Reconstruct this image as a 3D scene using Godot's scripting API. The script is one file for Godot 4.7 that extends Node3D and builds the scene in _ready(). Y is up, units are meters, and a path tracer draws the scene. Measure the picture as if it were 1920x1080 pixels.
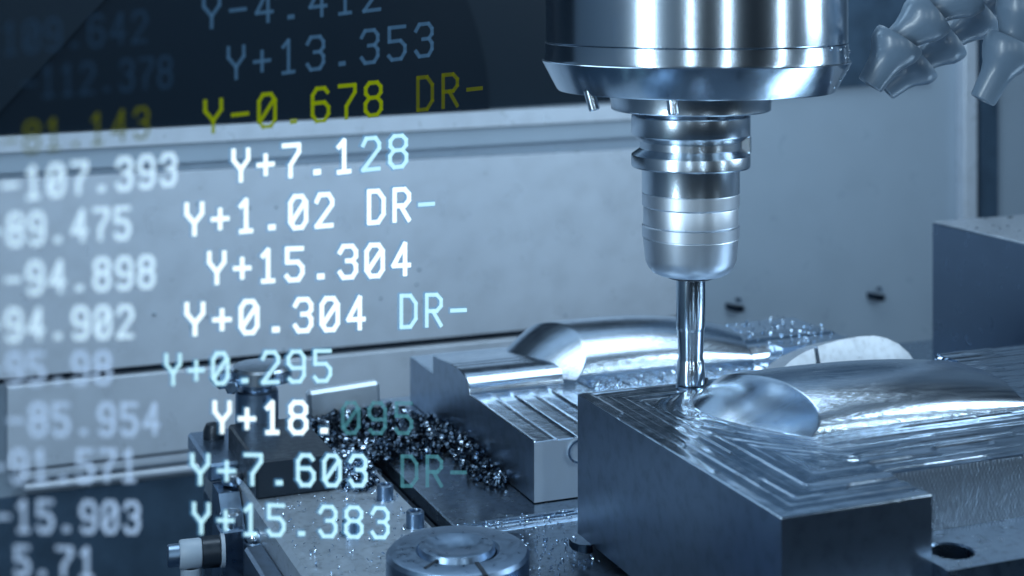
extends Node3D
# A machining centre at work: spindle, end mill and two mould blocks. Drawn in millimetres (MM turns them
# to metres); x runs along the machine's table, z towards the operator, the tool tip is at x = z = 0.

const MM := 0.001
var mat := {}
var used := {}
var rng := RandomNumberGenerator.new()
var wob := FastNoiseLite.new()

# ---------------------------------------------------------------- mesh builder
class Shape:
	var v := PackedVector3Array()
	var n := PackedVector3Array()
	func tri(a: Vector3, b: Vector3, c: Vector3, na: Vector3, nb: Vector3, nc: Vector3) -> void:
		if (b - a).cross(c - a).dot(na + nb + nc) > 0.0:
			v.append_array([a * 0.001, c * 0.001, b * 0.001])
			n.append_array([na, nc, nb])
		else:
			v.append_array([a * 0.001, b * 0.001, c * 0.001])
			n.append_array([na, nb, nc])
	func quad(a: Vector3, b: Vector3, c: Vector3, d: Vector3, na: Vector3, nb: Vector3, nc: Vector3, nd: Vector3) -> void:
		tri(a, b, c, na, nb, nc)
		tri(a, c, d, na, nc, nd)
	func flat(pts: Array, out: Vector3) -> void:      # a convex flat face that looks along out
		var nn: Vector3 = (pts[1] - pts[0]).cross(pts[2] - pts[0]).normalized()
		if nn.dot(out) < 0.0:
			nn = -nn
		for i in range(1, pts.size() - 1):
			tri(pts[0], pts[i], pts[i + 1], nn, nn, nn)
	func box(c: Vector3, s: Vector3, b: float = 0.6, t: Basis = Basis()) -> void:   # centre, size, chamfer
		var h := s * 0.5
		b = minf(b, minf(h.x, minf(h.y, h.z)) * 0.9)
		var p := func(sx: int, sy: int, sz: int, full: int) -> Vector3:
			var q := Vector3(sx * (h.x - b), sy * (h.y - b), sz * (h.z - b))
			q[full] += [sx, sy, sz][full] * b
			return c + t * q
		for ax in 3:
			var a1 := (ax + 1) % 3
			var a2 := (ax + 2) % 3
			for sg in [-1, 1]:
				var face := []
				for k in [[-1, -1], [1, -1], [1, 1], [-1, 1]]:
					var g := [0, 0, 0]
					g[ax] = sg; g[a1] = k[0]; g[a2] = k[1]
					face.append(p.call(g[0], g[1], g[2], ax))
				var o := Vector3(); o[ax] = sg
				flat(face, t * o)
			for s1 in [-1, 1]:
				for s2 in [-1, 1]:
					var e := []
					for k in [[-1, a1], [1, a1], [1, a2], [-1, a2]]:
						var g := [0, 0, 0]
						g[ax] = k[0]; g[a1] = s1; g[a2] = s2
						e.append(p.call(g[0], g[1], g[2], k[1]))
					var o := Vector3(); o[a1] = s1; o[a2] = s2
					flat(e, t * o)
		for sx in [-1, 1]:
			for sy in [-1, 1]:
				for sz in [-1, 1]:
					flat([p.call(sx, sy, sz, 0), p.call(sx, sy, sz, 1), p.call(sx, sy, sz, 2)], t * Vector3(sx, sy, sz))
	# (radius, height) pairs turned about the axis; corners sharper than about 32 degrees stay sharp
	func lathe(pr: Array, c: Vector3, t: Basis = Basis(), seg: int = 96) -> void:
		var m := pr.size()
		var sn := []
		for i in m - 1:
			var d: Vector2 = pr[i + 1] - pr[i]
			sn.append(Vector2(d.y, -d.x).normalized())
		for i in m - 1:
			var n0: Vector2 = sn[i]
			var n1: Vector2 = sn[i]
			if i > 0 and n0.dot(sn[i - 1]) > 0.85:
				n0 = (n0 + sn[i - 1]).normalized()
			if i < m - 2 and n1.dot(sn[i + 1]) > 0.85:
				n1 = (n1 + sn[i + 1]).normalized()
			for k in seg:
				var a := TAU * k / seg
				var b := TAU * (k + 1) / seg
				var da := Vector3(cos(a), 0, sin(a))
				var db := Vector3(cos(b), 0, sin(b))
				var up := Vector3.UP
				quad(c + t * (da * pr[i].x + up * pr[i].y), c + t * (db * pr[i].x + up * pr[i].y), c + t * (db * pr[i + 1].x + up * pr[i + 1].y), c + t * (da * pr[i + 1].x + up * pr[i + 1].y),
					t * (da * n0.x + up * n0.y), t * (db * n0.x + up * n0.y), t * (db * n1.x + up * n1.y), t * (da * n1.x + up * n1.y))
	# an outline in the plane of u and w, carried from d0 to d1 along its normal
	func prism(poly: PackedVector2Array, u: Vector3, w: Vector3, o: Vector3, d0: float, d1: float) -> void:
		var nn := u.cross(w).normalized()
		var idx := Geometry2D.triangulate_polygon(poly)
		for e in [[d0, -1.0], [d1, 1.0]]:
			for i in range(0, idx.size(), 3):
				var q := []
				for k in 3:
					var a: Vector2 = poly[idx[i + k]]
					q.append(o + u * a.x + w * a.y + nn * e[0])
				flat(q, nn * e[1] * signf(d1 - d0))
		var area := 0.0
		for i in poly.size():
			area += poly[i].cross(poly[(i + 1) % poly.size()])
		for i in poly.size():
			var a := poly[i]
			var b := poly[(i + 1) % poly.size()]
			var out := Vector2(b.y - a.y, a.x - b.x) * signf(area)
			flat([o + u * a.x + w * a.y + nn * d0, o + u * b.x + w * b.y + nn * d0, o + u * b.x + w * b.y + nn * d1, o + u * a.x + w * a.y + nn * d1], u * out.x + w * out.y)
	# a surface over a grid of points; shading breaks where it bends sharply
	func sheet(g: Array, up: Vector3, keep: float = 0.82) -> void:
		var nu := g.size() - 1
		var nw: int = g[0].size() - 1
		var cn := []
		for i in nu:
			var row := PackedVector3Array()
			for j in nw:
				var q: Vector3 = (g[i + 1][j + 1] - g[i][j]).cross(g[i + 1][j] - g[i][j + 1])
				q = q.normalized()
				row.append(q if q.dot(up) >= 0.0 else -q)
			cn.append(row)
		for i in nu:
			for j in nw:
				var me: Vector3 = cn[i][j]
				var ns := []
				for k in [[0, 0], [1, 0], [1, 1], [0, 1]]:
					var s := Vector3()
					for di in [-1, 0]:
						for dj in [-1, 0]:
							var a: int = i + k[0] + di
							var b: int = j + k[1] + dj
							if a >= 0 and b >= 0 and a < nu and b < nw:
								var o: Vector3 = cn[a][b]
								if o.dot(me) > keep:
									s += o
					ns.append(s.normalized() if s.length() > 0.01 else me)
				quad(g[i][j], g[i + 1][j], g[i + 1][j + 1], g[i][j + 1], ns[0], ns[1], ns[2], ns[3])
	func mesh() -> ArrayMesh:
		var m := ArrayMesh.new()
		var a := []
		a.resize(Mesh.ARRAY_MAX)
		a[Mesh.ARRAY_VERTEX] = v
		a[Mesh.ARRAY_NORMAL] = n
		m.add_surface_from_arrays(Mesh.PRIMITIVE_TRIANGLES, a)
		return m

# ---------------------------------------------------------------- naming
func numbered(called: String, parent: Node) -> String:
	var key := "%d/%s" % [parent.get_instance_id(), called]
	used[key] = used.get(key, -1) + 1
	return called if used[key] == 0 else "%s_%03d" % [called, used[key]]

func obj(called: String, s: Variant, m: Material, parent: Node = self) -> MeshInstance3D:
	var o := MeshInstance3D.new()
	o.name = numbered(called, parent)
	o.mesh = s.mesh() if s is Shape else s
	o.material_override = m
	parent.add_child(o, true)
	return o

func thing(called: String, label: String, category: String, group := "") -> Node3D:
	var o := Node3D.new()
	o.name = numbered(called, self)
	add_child(o, true)
	return tag(o, label, category, group)

func tag(o: Node3D, label: String, category: String, group := "", kind := "") -> Node3D:
	o.set_meta("label", label)
	o.set_meta("category", category)
	if group:
		o.set_meta("group", group)
	if kind:
		o.set_meta("kind", kind)
	return o

func struct(called: String, s: Shape, m: Material) -> MeshInstance3D:
	var o := obj(called, s, m)
	o.set_meta("kind", "structure")
	return o

func boxed(c: Vector3, s: Vector3, b := 0.6, t := Basis()) -> Shape:
	var k := Shape.new()
	k.box(c, s, b, t)
	return k

func span(a: Vector3, b: Vector3, ch := 0.6) -> Shape:
	return boxed((a + b) * 0.5, (b - a).abs(), ch)

func turned(pr: Array, c: Vector3, t := Basis(), seg := 96) -> Shape:
	var k := Shape.new()
	k.lathe(pr, c, t, seg)
	return k

func along(d: Vector3) -> Basis:          # a basis whose y runs along d
	var y := d.normalized()
	var x := y.cross(Vector3(0.31, 0.2, 0.93)).normalized()
	return Basis(x, y, x.cross(y))

func prof(a: Array) -> Array:             # flat list r, y, r, y ... into points
	var o := []
	for i in range(0, a.size(), 2):
		o.append(Vector2(a[i], a[i + 1]))
	return o

# ---------------------------------------------------------------- materials
func lin(r: float, g: float, b: float) -> Color:
	return Color(r, g, b).linear_to_srgb()

func noise_tex(freq: float, sd: int, ramp: Array = [], normal := 0.0, size := 512, octaves := 4) -> NoiseTexture2D:
	var f := FastNoiseLite.new()
	f.noise_type = FastNoiseLite.TYPE_SIMPLEX_SMOOTH
	f.frequency = freq
	f.seed = sd
	f.fractal_octaves = octaves
	var t := NoiseTexture2D.new()
	t.width = size
	t.height = size
	t.seamless = true
	t.noise = f
	if normal > 0.0:
		t.as_normal_map = true
		t.bump_strength = normal
	if ramp.size():
		var g := Gradient.new()
		g.offsets = PackedFloat32Array(ramp.map(func(p): return p[0]))
		g.colors = PackedColorArray(ramp.map(func(p): return Color(p[1], p[1], p[1])))
		t.color_ramp = g
	return t

func stuff_of(called: String, c: Color, metal: float, rough: float, tile := Vector3.ONE * 20.0) -> StandardMaterial3D:
	var m := StandardMaterial3D.new()
	m.resource_name = called
	m.albedo_color = c
	m.metallic = metal
	m.roughness = rough
	m.uv1_triplanar = true
	m.uv1_scale = tile
	mat[called] = m
	return m

func materials() -> void:
	var smear := noise_tex(0.012, 3, [[0.0, 0.55], [0.45, 0.8], [1.0, 1.0]])
	var grain := noise_tex(0.05, 8, [[0.0, 0.72], [1.0, 1.0]])
	var fine_n := noise_tex(0.06, 11, [], 2.0)
	var soft_n := noise_tex(0.012, 12, [], 3.0)
	var m := stuff_of("steel", lin(0.53, 0.63, 0.73), 1.0, 0.21, Vector3(6, 160, 6))       # turned, polished
	m.roughness_texture = grain
	m.normal_enabled = true; m.normal_texture = fine_n; m.normal_scale = 0.05
	m = stuff_of("ground_steel", lin(0.53, 0.62, 0.71), 1.0, 0.25, Vector3(8, 220, 8))
	m.normal_enabled = true; m.normal_texture = fine_n; m.normal_scale = 0.04
	m = stuff_of("satin", lin(0.58, 0.68, 0.78), 0.75, 0.5, Vector3(30, 30, 30))
	m.roughness_texture = grain
	m = stuff_of("nut_steel", lin(0.60, 0.68, 0.77), 1.0, 0.43, Vector3(30, 30, 30))
	m.roughness_texture = noise_tex(0.05, 9, [[0.0, 0.9], [1.0, 1.0]])
	m = stuff_of("bright_lit_steel", lin(0.60, 0.68, 0.77), 0.85, 0.42, Vector3(14, 14, 14))  # brightened steel: light on rib and block top put into the colour
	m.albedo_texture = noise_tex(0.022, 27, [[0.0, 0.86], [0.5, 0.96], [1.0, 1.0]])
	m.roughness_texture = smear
	m = stuff_of("shaded_steel", lin(0.15, 0.205, 0.28), 1.0, 0.40, Vector3(8, 8, 8))  # darkened steel: shade on the tall block's left face put into the colour
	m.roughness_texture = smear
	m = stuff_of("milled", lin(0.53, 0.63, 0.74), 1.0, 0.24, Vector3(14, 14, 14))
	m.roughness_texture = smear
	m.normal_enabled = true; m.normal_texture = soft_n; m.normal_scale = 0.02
	m = stuff_of("milled_core", lin(0.47, 0.57, 0.68), 1.0, 0.28, Vector3(3, 30, 30))       # scallops run along x
	m.roughness_texture = smear
	m.normal_enabled = true; m.normal_texture = fine_n; m.normal_scale = 0.21
	m = stuff_of("side_steel", lin(0.33, 0.42, 0.54), 1.0, 0.30, Vector3(9, 9, 9))  # darker than the milled tops: shaded left faces put into the colour
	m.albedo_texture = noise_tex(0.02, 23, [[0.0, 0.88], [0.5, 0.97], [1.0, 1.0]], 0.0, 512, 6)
	m = stuff_of("ribbed_steel", lin(0.42, 0.51, 0.62), 0.8, 0.32)
	m = stuff_of("ground_plate", lin(0.34, 0.42, 0.51), 0.55, 0.42, Vector3(11, 11, 11))
	m.roughness_texture = smear
	m.albedo_texture = noise_tex(0.03, 22, [[0.0, 0.78], [0.35, 0.95], [1.0, 1.0]])
	m = stuff_of("plate_steel", lin(0.32, 0.41, 0.51), 1.0, 0.30, Vector3(11, 11, 11))
	m.roughness_texture = smear
	m.albedo_texture = noise_tex(0.03, 21, [[0.0, 0.72], [0.35, 0.95], [1.0, 1.0]])
	m.normal_enabled = true; m.normal_texture = soft_n; m.normal_scale = 0.07
	m = stuff_of("clamp_steel", lin(0.20, 0.29, 0.41), 1.0, 0.42, Vector3(25, 25, 25))
	m.roughness_texture = smear
	m = stuff_of("black_oxide", lin(0.018, 0.028, 0.042), 0.4, 0.45, Vector3(25, 25, 25))
	m.roughness_texture = smear
	m = stuff_of("dark_steel", lin(0.09, 0.14, 0.21), 0.9, 0.35, Vector3(25, 25, 25))
	m.roughness_texture = smear
	m = stuff_of("wall_paint", lin(0.29, 0.38, 0.48), 0.0, 0.42, Vector3(3, 3, 3))  # darker than panel_paint, for the light falling off to the right
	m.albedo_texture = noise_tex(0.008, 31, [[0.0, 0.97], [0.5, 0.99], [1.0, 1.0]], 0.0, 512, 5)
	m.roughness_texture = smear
	m = stuff_of("panel_paint", lin(0.50, 0.59, 0.70), 0.15, 0.40, Vector3(4, 4, 4))  # paler than wall_paint to carry the brighter light on the left
	m.albedo_texture = noise_tex(0.014, 33, [[0.0, 0.94], [0.5, 0.98], [1.0, 1.0]], 0.0, 512, 5)
	m.roughness_texture = smear
	m = stuff_of("dark_paint", lin(0.055, 0.10, 0.16), 0.0, 0.5, Vector3(4, 4, 4))
	m.metallic_specular = 0.25
	m.albedo_texture = noise_tex(0.014, 35, [[0.0, 0.8], [1.0, 1.0]])
	m = stuff_of("deep_paint", lin(0.013, 0.024, 0.038), 0.0, 0.5, Vector3(4, 4, 4))
	m.metallic_specular = 0.25
	m = stuff_of("night_glass", lin(0.007, 0.013, 0.021), 0.0, 0.25, Vector3(4, 4, 4))
	m.metallic_specular = 0.12
	m = stuff_of("seam_dark", lin(0.012, 0.02, 0.032), 0.0, 0.6)
	m.metallic_specular = 0.15
	m = stuff_of("tinted_glass", lin(0.010, 0.018, 0.028), 0.0, 0.3)
	m.metallic_specular = 0.15
	m = stuff_of("hose_plastic", lin(0.13, 0.19, 0.26), 0.0, 0.36)
	m.clearcoat_enabled = true; m.clearcoat = 0.3; m.clearcoat_roughness = 0.2
	m = stuff_of("pale_plastic", lin(0.24, 0.31, 0.39), 0.0, 0.5)
	m = stuff_of("chip_steel", lin(0.42, 0.54, 0.68), 1.0, 0.22)
	m = stuff_of("dark_chip", lin(0.05, 0.075, 0.11), 1.0, 0.3)
	m = stuff_of("enclosure_paint", lin(0.13, 0.175, 0.225), 0.0, 0.5, Vector3(2, 2, 2))  # unseen left wall and ceiling; tone set for reflections in the metal
	m = stuff_of("lamp_glow", Color.BLACK, 0.0, 0.5)
	m.emission_enabled = true; m.emission = Color(0.86, 0.94, 1.0); m.emission_energy_multiplier = 2.0

# ---------------------------------------------------------------- lamps
# an unseen lamp: a housing with a glowing face, and an area light of that size just in front of the face
func unseen_lamp(label: String, at: Vector3, aim: Vector3, w: float, h: float, energy: float) -> void:
	var t := thing("unseen_lamp", label, "lamp", "unseen lamps inside the machine enclosure")
	t.position = at * MM
	var zz := (at - aim).normalized()
	var xx := Vector3.UP.cross(zz).normalized()
	if absf(zz.y) > 0.95:
		xx = Vector3.RIGHT
	var yy := zz.cross(xx)
	t.basis = Basis(xx, yy, zz)
	obj("lamp_housing", boxed(Vector3(0, 0, 12), Vector3(w + 16, h + 16, 20), 2.0), mat.dark_paint, t)
	obj("lamp_diffuser", boxed(Vector3(0, 0, 0), Vector3(w, h, 3.0), 0.5), mat.lamp_glow, t)
	var l := AreaLight3D.new()
	l.name = "lamp_light"
	l.area_size = Vector2(w, h) * MM
	l.light_energy = energy
	l.light_color = Color(0.85, 0.94, 1.0)
	l.shadow_enabled = true
	l.set("area_range", 6.0)
	l.position = Vector3(0, 0, -4.0) * MM
	t.add_child(l)

# ---------------------------------------------------------------- heights of the two mould blocks
func core_left(dz: float) -> float:
	var q := dz + 14.0
	return -19.0 + 26.0 * pow(q / (58.0 if q > 0.0 else 36.0), 2.0)

func core_right(dz: float) -> float:
	return 152.0 - 18.0 * pow((dz + 8.0) / 56.0, 2.0)

func core_top(x: float, dz: float, tall: float, xo: float) -> float:
	var l := clampf((x - xo - core_left(dz)) / 58.0, 0.0, 1.0)
	var e := (tall + 5.0) * (1.0 - pow(1.0 - l, 1.75))
	var r := clampf((core_right(dz) + xo - x) / 30.0, 0.0, 1.0)
	var e2 := (tall + 5.0) * (1.0 - pow(1.0 - r, 1.5))
	var arch := tall * (1.0 - 0.52 * pow(absf(x - xo - 42.0) / 100.0, 2.4))
	var b := arch * pow(maxf(0.0, 1.0 - pow(absf(dz) / 45.0, 2.0)), 0.52)
	return maxf(0.0, minf(b, minf(e, e2)))

func cusp(d: float, period: float, deep: float) -> float:
	return -deep * absf(sin(PI * d / period))

func front_top(x: float, z: float) -> float:
	var dl := x + 63.0
	var df := 191.0 - z
	if x > 10.0:
		df = 161.0 - z + 8.0
	var db := z + 6.0
	var d := minf(dl, minf(df, db + 3.0))
	var dm := maxf(core_left(z - 58.0) - x, z - 103.0)
	if z < 7.0:
		dm = maxf(dm, 7.0 - z)
	var y := 73.0
	# passes of the cutter: flat bands, each a trace higher or lower than the last, with a burr line between
	var q := dm + 2.0 if dm < d - 6.0 else d
	var w := 4.6 if dm < d - 6.0 else 6.2
	var band := floori(q / w)
	var f := q / w - band
	y += [0.0, -0.22, -0.08, -0.30, -0.12][posmod(band, 5)] + [0.5, -0.4, 0.25, -0.6][posmod(band, 4)] * (f - 0.5) * 0.5
	var run := floori((x * 0.7 + z * 0.5 + band * 37.0) / 23.0)
	y += [0.0, 0.12, -0.10, 0.05, -0.16, 0.09, -0.05][posmod(run * 3 + band * 5, 7)] * (0.6 + f)
	y += 0.20 * exp(-pow(minf(f, 1.0 - f) * w / 0.45, 2.0))
	y += 0.10 * wob.get_noise_2d(x * 1.6, z * 1.6) + 0.02 * wob.get_noise_2d(x * 9.0, z * 9.0)
	if x > 28.0 and x < 163.0 and z < 14.0:
		y -= 12.0 * smoothstep(28.0, 40.0, x)
	var edge := minf(dl, minf(191.0 - z, db))
	if edge < 0.6:
		y -= 0.6 - edge
	return y

func back_top(x: float, z: float) -> float:
	var y := 34.0
	if z > -158.0:
		var band := floori((x + 66.0) / 12.6)
		var f := (x + 66.0) / 12.6 - band
		y += [0.0, -0.25, -0.1, -0.35][posmod(band, 4)] + 0.5 * exp(-pow(minf(f, 1.0 - f) * 12.6 / 0.8, 2.0)) + 0.1 * wob.get_noise_2d(x * 2.0, z * 2.0 + 90.0)
	elif z > -181.0:
		var t := (-158.0 - z) / 23.0
		y = 34.0 + 11.5 * sqrt(1.0 - pow(1.0 - t, 2.6))
	elif z > -226.5:
		y = 45.5 - 2.5 * smoothstep(-190.0, -226.0, z) + cusp(z, 6.0, 0.2)
	else:
		y = 31.5 + cusp(z, 5.0, 0.15)
	y += 0.03 * wob.get_noise_2d(x * 8.0, z * 8.0)
	if x > 150.0 and z < -150.0 and z > -226.0:
		y = maxf(y, 45.0)
	var edge := minf(x + 66.0, minf(-57.0 - z, z + 274.0))
	if edge < 0.6:
		y -= 0.6 - edge
	return y

func steps(a: float, b: float, d: float, more: Array = []) -> PackedFloat32Array:
	var s := [a, b]
	var k := ceili((b - a) / d)
	for i in range(1, k):
		s.append(a + (b - a) * i / k)
	for p in more:
		if p > a and p < b:
			s.append(p)
	s.sort()
	var o := PackedFloat32Array()
	for p in s:
		if o.is_empty() or p - o[o.size() - 1] > 0.04:
			o.append(p)
	return o

func land(xs: PackedFloat32Array, zs: PackedFloat32Array, top: Callable) -> Shape:
	var k := Shape.new()
	var g := []
	for x in xs:
		var row := PackedVector3Array()
		for z in zs:
			row.append(Vector3(x, top.call(x, z), z))
		g.append(row)
	k.sheet(g, Vector3.UP)
	return k

func skirt(k: Shape, xs: PackedFloat32Array, zs: PackedFloat32Array, top: Callable, y0: float, sides: String) -> void:
	for i in zs.size() - 1:
		for e in [["l", xs[0], -1.0], ["r", xs[xs.size() - 1], 1.0]]:
			if e[0] in sides:
				var x: float = e[1]
				k.flat([Vector3(x, y0, zs[i]), Vector3(x, y0, zs[i + 1]), Vector3(x, top.call(x, zs[i + 1]), zs[i + 1]), Vector3(x, top.call(x, zs[i]), zs[i])], Vector3(e[2], 0, 0))
	for i in xs.size() - 1:
		for e in [["b", zs[0], -1.0], ["f", zs[zs.size() - 1], 1.0]]:
			if e[0] in sides:
				var z: float = e[1]
				k.flat([Vector3(xs[i], y0, z), Vector3(xs[i + 1], y0, z), Vector3(xs[i + 1], top.call(xs[i + 1], z), z), Vector3(xs[i], top.call(xs[i], z), z)], Vector3(0, 0, e[2]))

func core(base: float, zc: float, tall: float, xo: float, nx: int, nz: int) -> Shape:
	var g := []
	for i in nx + 1:
		var s := 0.5 - 0.5 * cos(PI * i / nx)
		var row := PackedVector3Array()
		for j in nz + 1:
			var dz := 45.0 * sin(PI * (float(j) / nz - 0.5))
			var x := lerpf(core_left(dz), core_right(dz), s) + xo
			var h := core_top(x, dz, tall, xo)
			row.append(Vector3(x, base + h - (7.0 if h < 0.01 else 0.0), zc + dz))
		g.append(row)
	var k := Shape.new()
	k.sheet(g, Vector3.UP, 0.9)
	return k

# ---------------------------------------------------------------- build
func _ready() -> void:
	rng.seed = 7
	wob.seed = 5
	wob.frequency = 0.03
	# camera: level, its lens shifted down
	var cam := Camera3D.new()
	cam.name = "camera"
	cam.position = Vector3(-395, 291, 724.8) * MM
	cam.rotation_degrees.y = -22.0
	var near := 0.05
	cam.projection = Camera3D.PROJECTION_FRUSTUM
	cam.near = near
	cam.far = 20.0
	cam.size = 1080.0 / 2900.0 * near
	cam.frustum_offset = Vector2(0, -590.0 / 2900.0 * near)
	var lens := CameraAttributesPhysical.new()
	lens.frustum_focal_length = 50.0
	lens.exposure_aperture = 7.6
	lens.frustum_focus_distance = 0.80
	cam.attributes = lens
	add_child(cam)
	cam.current = true
	# surroundings of the enclosure
	var we := WorldEnvironment.new()
	we.name = "surroundings"
	var env := Environment.new()
	env.background_mode = Environment.BG_COLOR
	env.background_color = lin(0.012, 0.022, 0.036)
	env.tonemap_mode = Environment.TONE_MAPPER_LINEAR
	env.tonemap_exposure = 0.63
	env.sdfgi_enabled = true
	env.ssao_enabled = true
	env.ssil_enabled = true
	we.environment = env
	add_child(we)
	materials()
	# unseen lamps, placed for spindle highlights and to light block tops and back wall
	unseen_lamp("unseen broad lamp at upper right, lighting tool and blocks from the right", Vector3(560, 430, 230), Vector3(0, 90, 0), 240, 420, 0.50)
	unseen_lamp("unseen long flat lamp overhead, placed to light block tops and back wall", Vector3(20, 715, -260), Vector3(20, 0, -260), 900, 420, 0.60)
	unseen_lamp("unseen upright strip lamp on the left, for a spindle highlight and the back wall", Vector3(-560, 330, 290), Vector3(0, 150, 0), 40, 560, 0.50)
	unseen_lamp("unseen slim tube lamp for spindle highlights, behind the camera's left side", Vector3(-560, 420, 900), Vector3(0, 150, 0), 9, 560, 0.15)
	unseen_lamp("unseen slim tube lamp for spindle highlights, right of the camera", Vector3(-100, 420, 930), Vector3(0, 150, 0), 9, 560, 0.15)
	unseen_lamp("unseen slim tube lamp for spindle highlights, far to the right", Vector3(480, 400, 690), Vector3(0, 150, 0), 9, 560, 0.15)
	enclosure()
	table()
	front_block()
	back_block()
	tall_block()
	spindle()
	fixtures()
	chips()
	hoses()
	overlaid_rows()

func enclosure() -> void:
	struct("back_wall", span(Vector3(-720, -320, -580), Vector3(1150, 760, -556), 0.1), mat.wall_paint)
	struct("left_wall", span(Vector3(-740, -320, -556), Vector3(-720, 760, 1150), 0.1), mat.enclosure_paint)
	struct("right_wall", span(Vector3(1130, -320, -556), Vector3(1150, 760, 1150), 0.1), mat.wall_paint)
	struct("unseen_front_wall", span(Vector3(-740, -320, 1150), Vector3(1150, 760, 1170), 0.1), mat.deep_paint)  # out of view, kept near black to darken reflections in the metal
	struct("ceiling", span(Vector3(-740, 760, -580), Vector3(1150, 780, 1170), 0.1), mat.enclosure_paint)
	struct("floor", span(Vector3(-740, -340, -580), Vector3(1150, -320, 1170), 0.1), mat.dark_paint)
	# dark window in parts, the right one painted paler for haze, and the rail below
	var t := thing("dark_window", "large dark window above the pale rail, upper left, with a bowed right edge", "window")
	var k := Shape.new()
	var p := PackedVector2Array([Vector2(-719, 158.5)])
	for i in 13:
		var f := i / 12.0
		p.append(Vector2(lerpf(98.0, -40.0, f * f) , lerpf(170.5, 420.0, f)))
	p.append(Vector2(-719, 420))
	k.prism(p, Vector3.RIGHT, Vector3.UP, Vector3.ZERO, -556.0, -549.0)
	obj("pane", k, mat.night_glass, t)
	k = Shape.new()
	k.prism(PackedVector2Array([Vector2(-719, 162), Vector2(-332, 162), Vector2(-92, 425), Vector2(-719, 425)]), Vector3.RIGHT, Vector3.UP, Vector3.ZERO, -549.0, -545.5)
	obj("slanted_paler_area", k, mat.tinted_glass, t)  # slightly paler area of the dark window with a slanted edge
	k = Shape.new()
	k.prism(PackedVector2Array([Vector2(-60, 168), Vector2(310, 176), Vector2(310, 425), Vector2(-60, 425)]), Vector3.RIGHT, Vector3.UP, Vector3.ZERO, -556.0, -551.0)
	tag(obj("window_middle_part", k, mat.tinted_glass), "near black middle part of the dark window between its bowed edge and the spindle", "panel")  # same dark window, continued in its own tone
	k = Shape.new()
	k.prism(PackedVector2Array([Vector2(312, 176), Vector2(454, 179.5), Vector2(571, 183.5), Vector2(571, 425), Vector2(312, 425)]), Vector3.RIGHT, Vector3.UP, Vector3.ZERO, -556.0, -551.0)
	tag(obj("hazed_window_part", k, mat.dark_paint), "right part of the dark window behind the coolant hoses, its haze painted grey blue", "panel")  # grey blue carries the haze and reflection on the window glass
	k = Shape.new()
	k.prism(PackedVector2Array([Vector2(-719, 145.5), Vector2(220, 157.5), Vector2(297, 158.5), Vector2(297, 172), Vector2(98, 169.9), Vector2(-719, 156.5)]), Vector3.RIGHT, Vector3.UP, Vector3.ZERO, -556.0, -544.0)
	tag(obj("window_rail", k, mat.panel_paint), "pale metal rail running under the dark window", "rail")
	k = Shape.new()
	k.prism(PackedVector2Array([Vector2(-719, 143), Vector2(220, 154), Vector2(220, 157), Vector2(-719, 145)]), Vector3.RIGHT, Vector3.UP, Vector3.ZERO, -556.0, -552.0)
	tag(obj("groove_strip", k, mat.seam_dark), "dark strip in the thin seal under the pale window rail", "groove")  # near black strip where a dark groove runs
	k = Shape.new()
	k.prism(PackedVector2Array([Vector2(-719, 129.5), Vector2(297, 142.5), Vector2(297, 157.5), Vector2(225, 156.5), Vector2(-719, 144.8)]), Vector3.RIGHT, Vector3.UP, Vector3.ZERO, -556.0, -546.6)
	tag(obj("painted_rail_shade", k, mat.wall_paint), "blue grey strip painting the rail shade between the dark seal and the large bright panel", "strip")  # darker paint stands in for the shade cast by the rail
	tag(obj("way_cover", span(Vector3(-719, -26, -556), Vector3(297, 129.2, -546), 0.15), mat.panel_paint), "large bright sheet metal cover on the back wall behind the numbers", "cover")
	tag(obj("cover_gap_strip", span(Vector3(-719, -31.5, -556), Vector3(297, -27, -552), 0.3), mat.seam_dark), "dark strip in the seal between the upper and the lower sheet metal cover", "groove")  # near black strip where the gap between the covers runs
	tag(obj("lower_cover", span(Vector3(-308, -98, -556), Vector3(297, -32.5, -544), 0.6), mat.panel_paint), "lower sheet metal cover with its left end showing", "cover")
	tag(obj("cover_rail", span(Vector3(-300, -108.5, -556), Vector3(297, -101, -546), 2.0), mat.panel_paint), "upper of two thin rails below the lower cover", "rail")
	tag(obj("cover_rail", span(Vector3(-296, -118, -556), Vector3(297, -111.5, -547), 2.0), mat.panel_paint), "lower of two thin rails below the lower cover", "rail")
	tag(obj("apron", span(Vector3(-719, -319, -556), Vector3(297, -122, -552), 0.5), mat.dark_paint), "dark blue apron sheet below the rails at lower left", "panel")
	tag(obj("corner_post", span(Vector3(630, -318, -556), Vector3(653, 755, -548), 0.8), mat.dark_paint), "dark upright strip on the back wall behind the right hose", "strip")
	tag(obj("corner_trim", span(Vector3(606, -318, -556), Vector3(622, 755, -542), 1.0), mat.panel_paint), "pale upright trim just left of the dark upright strip", "trim")

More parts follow.
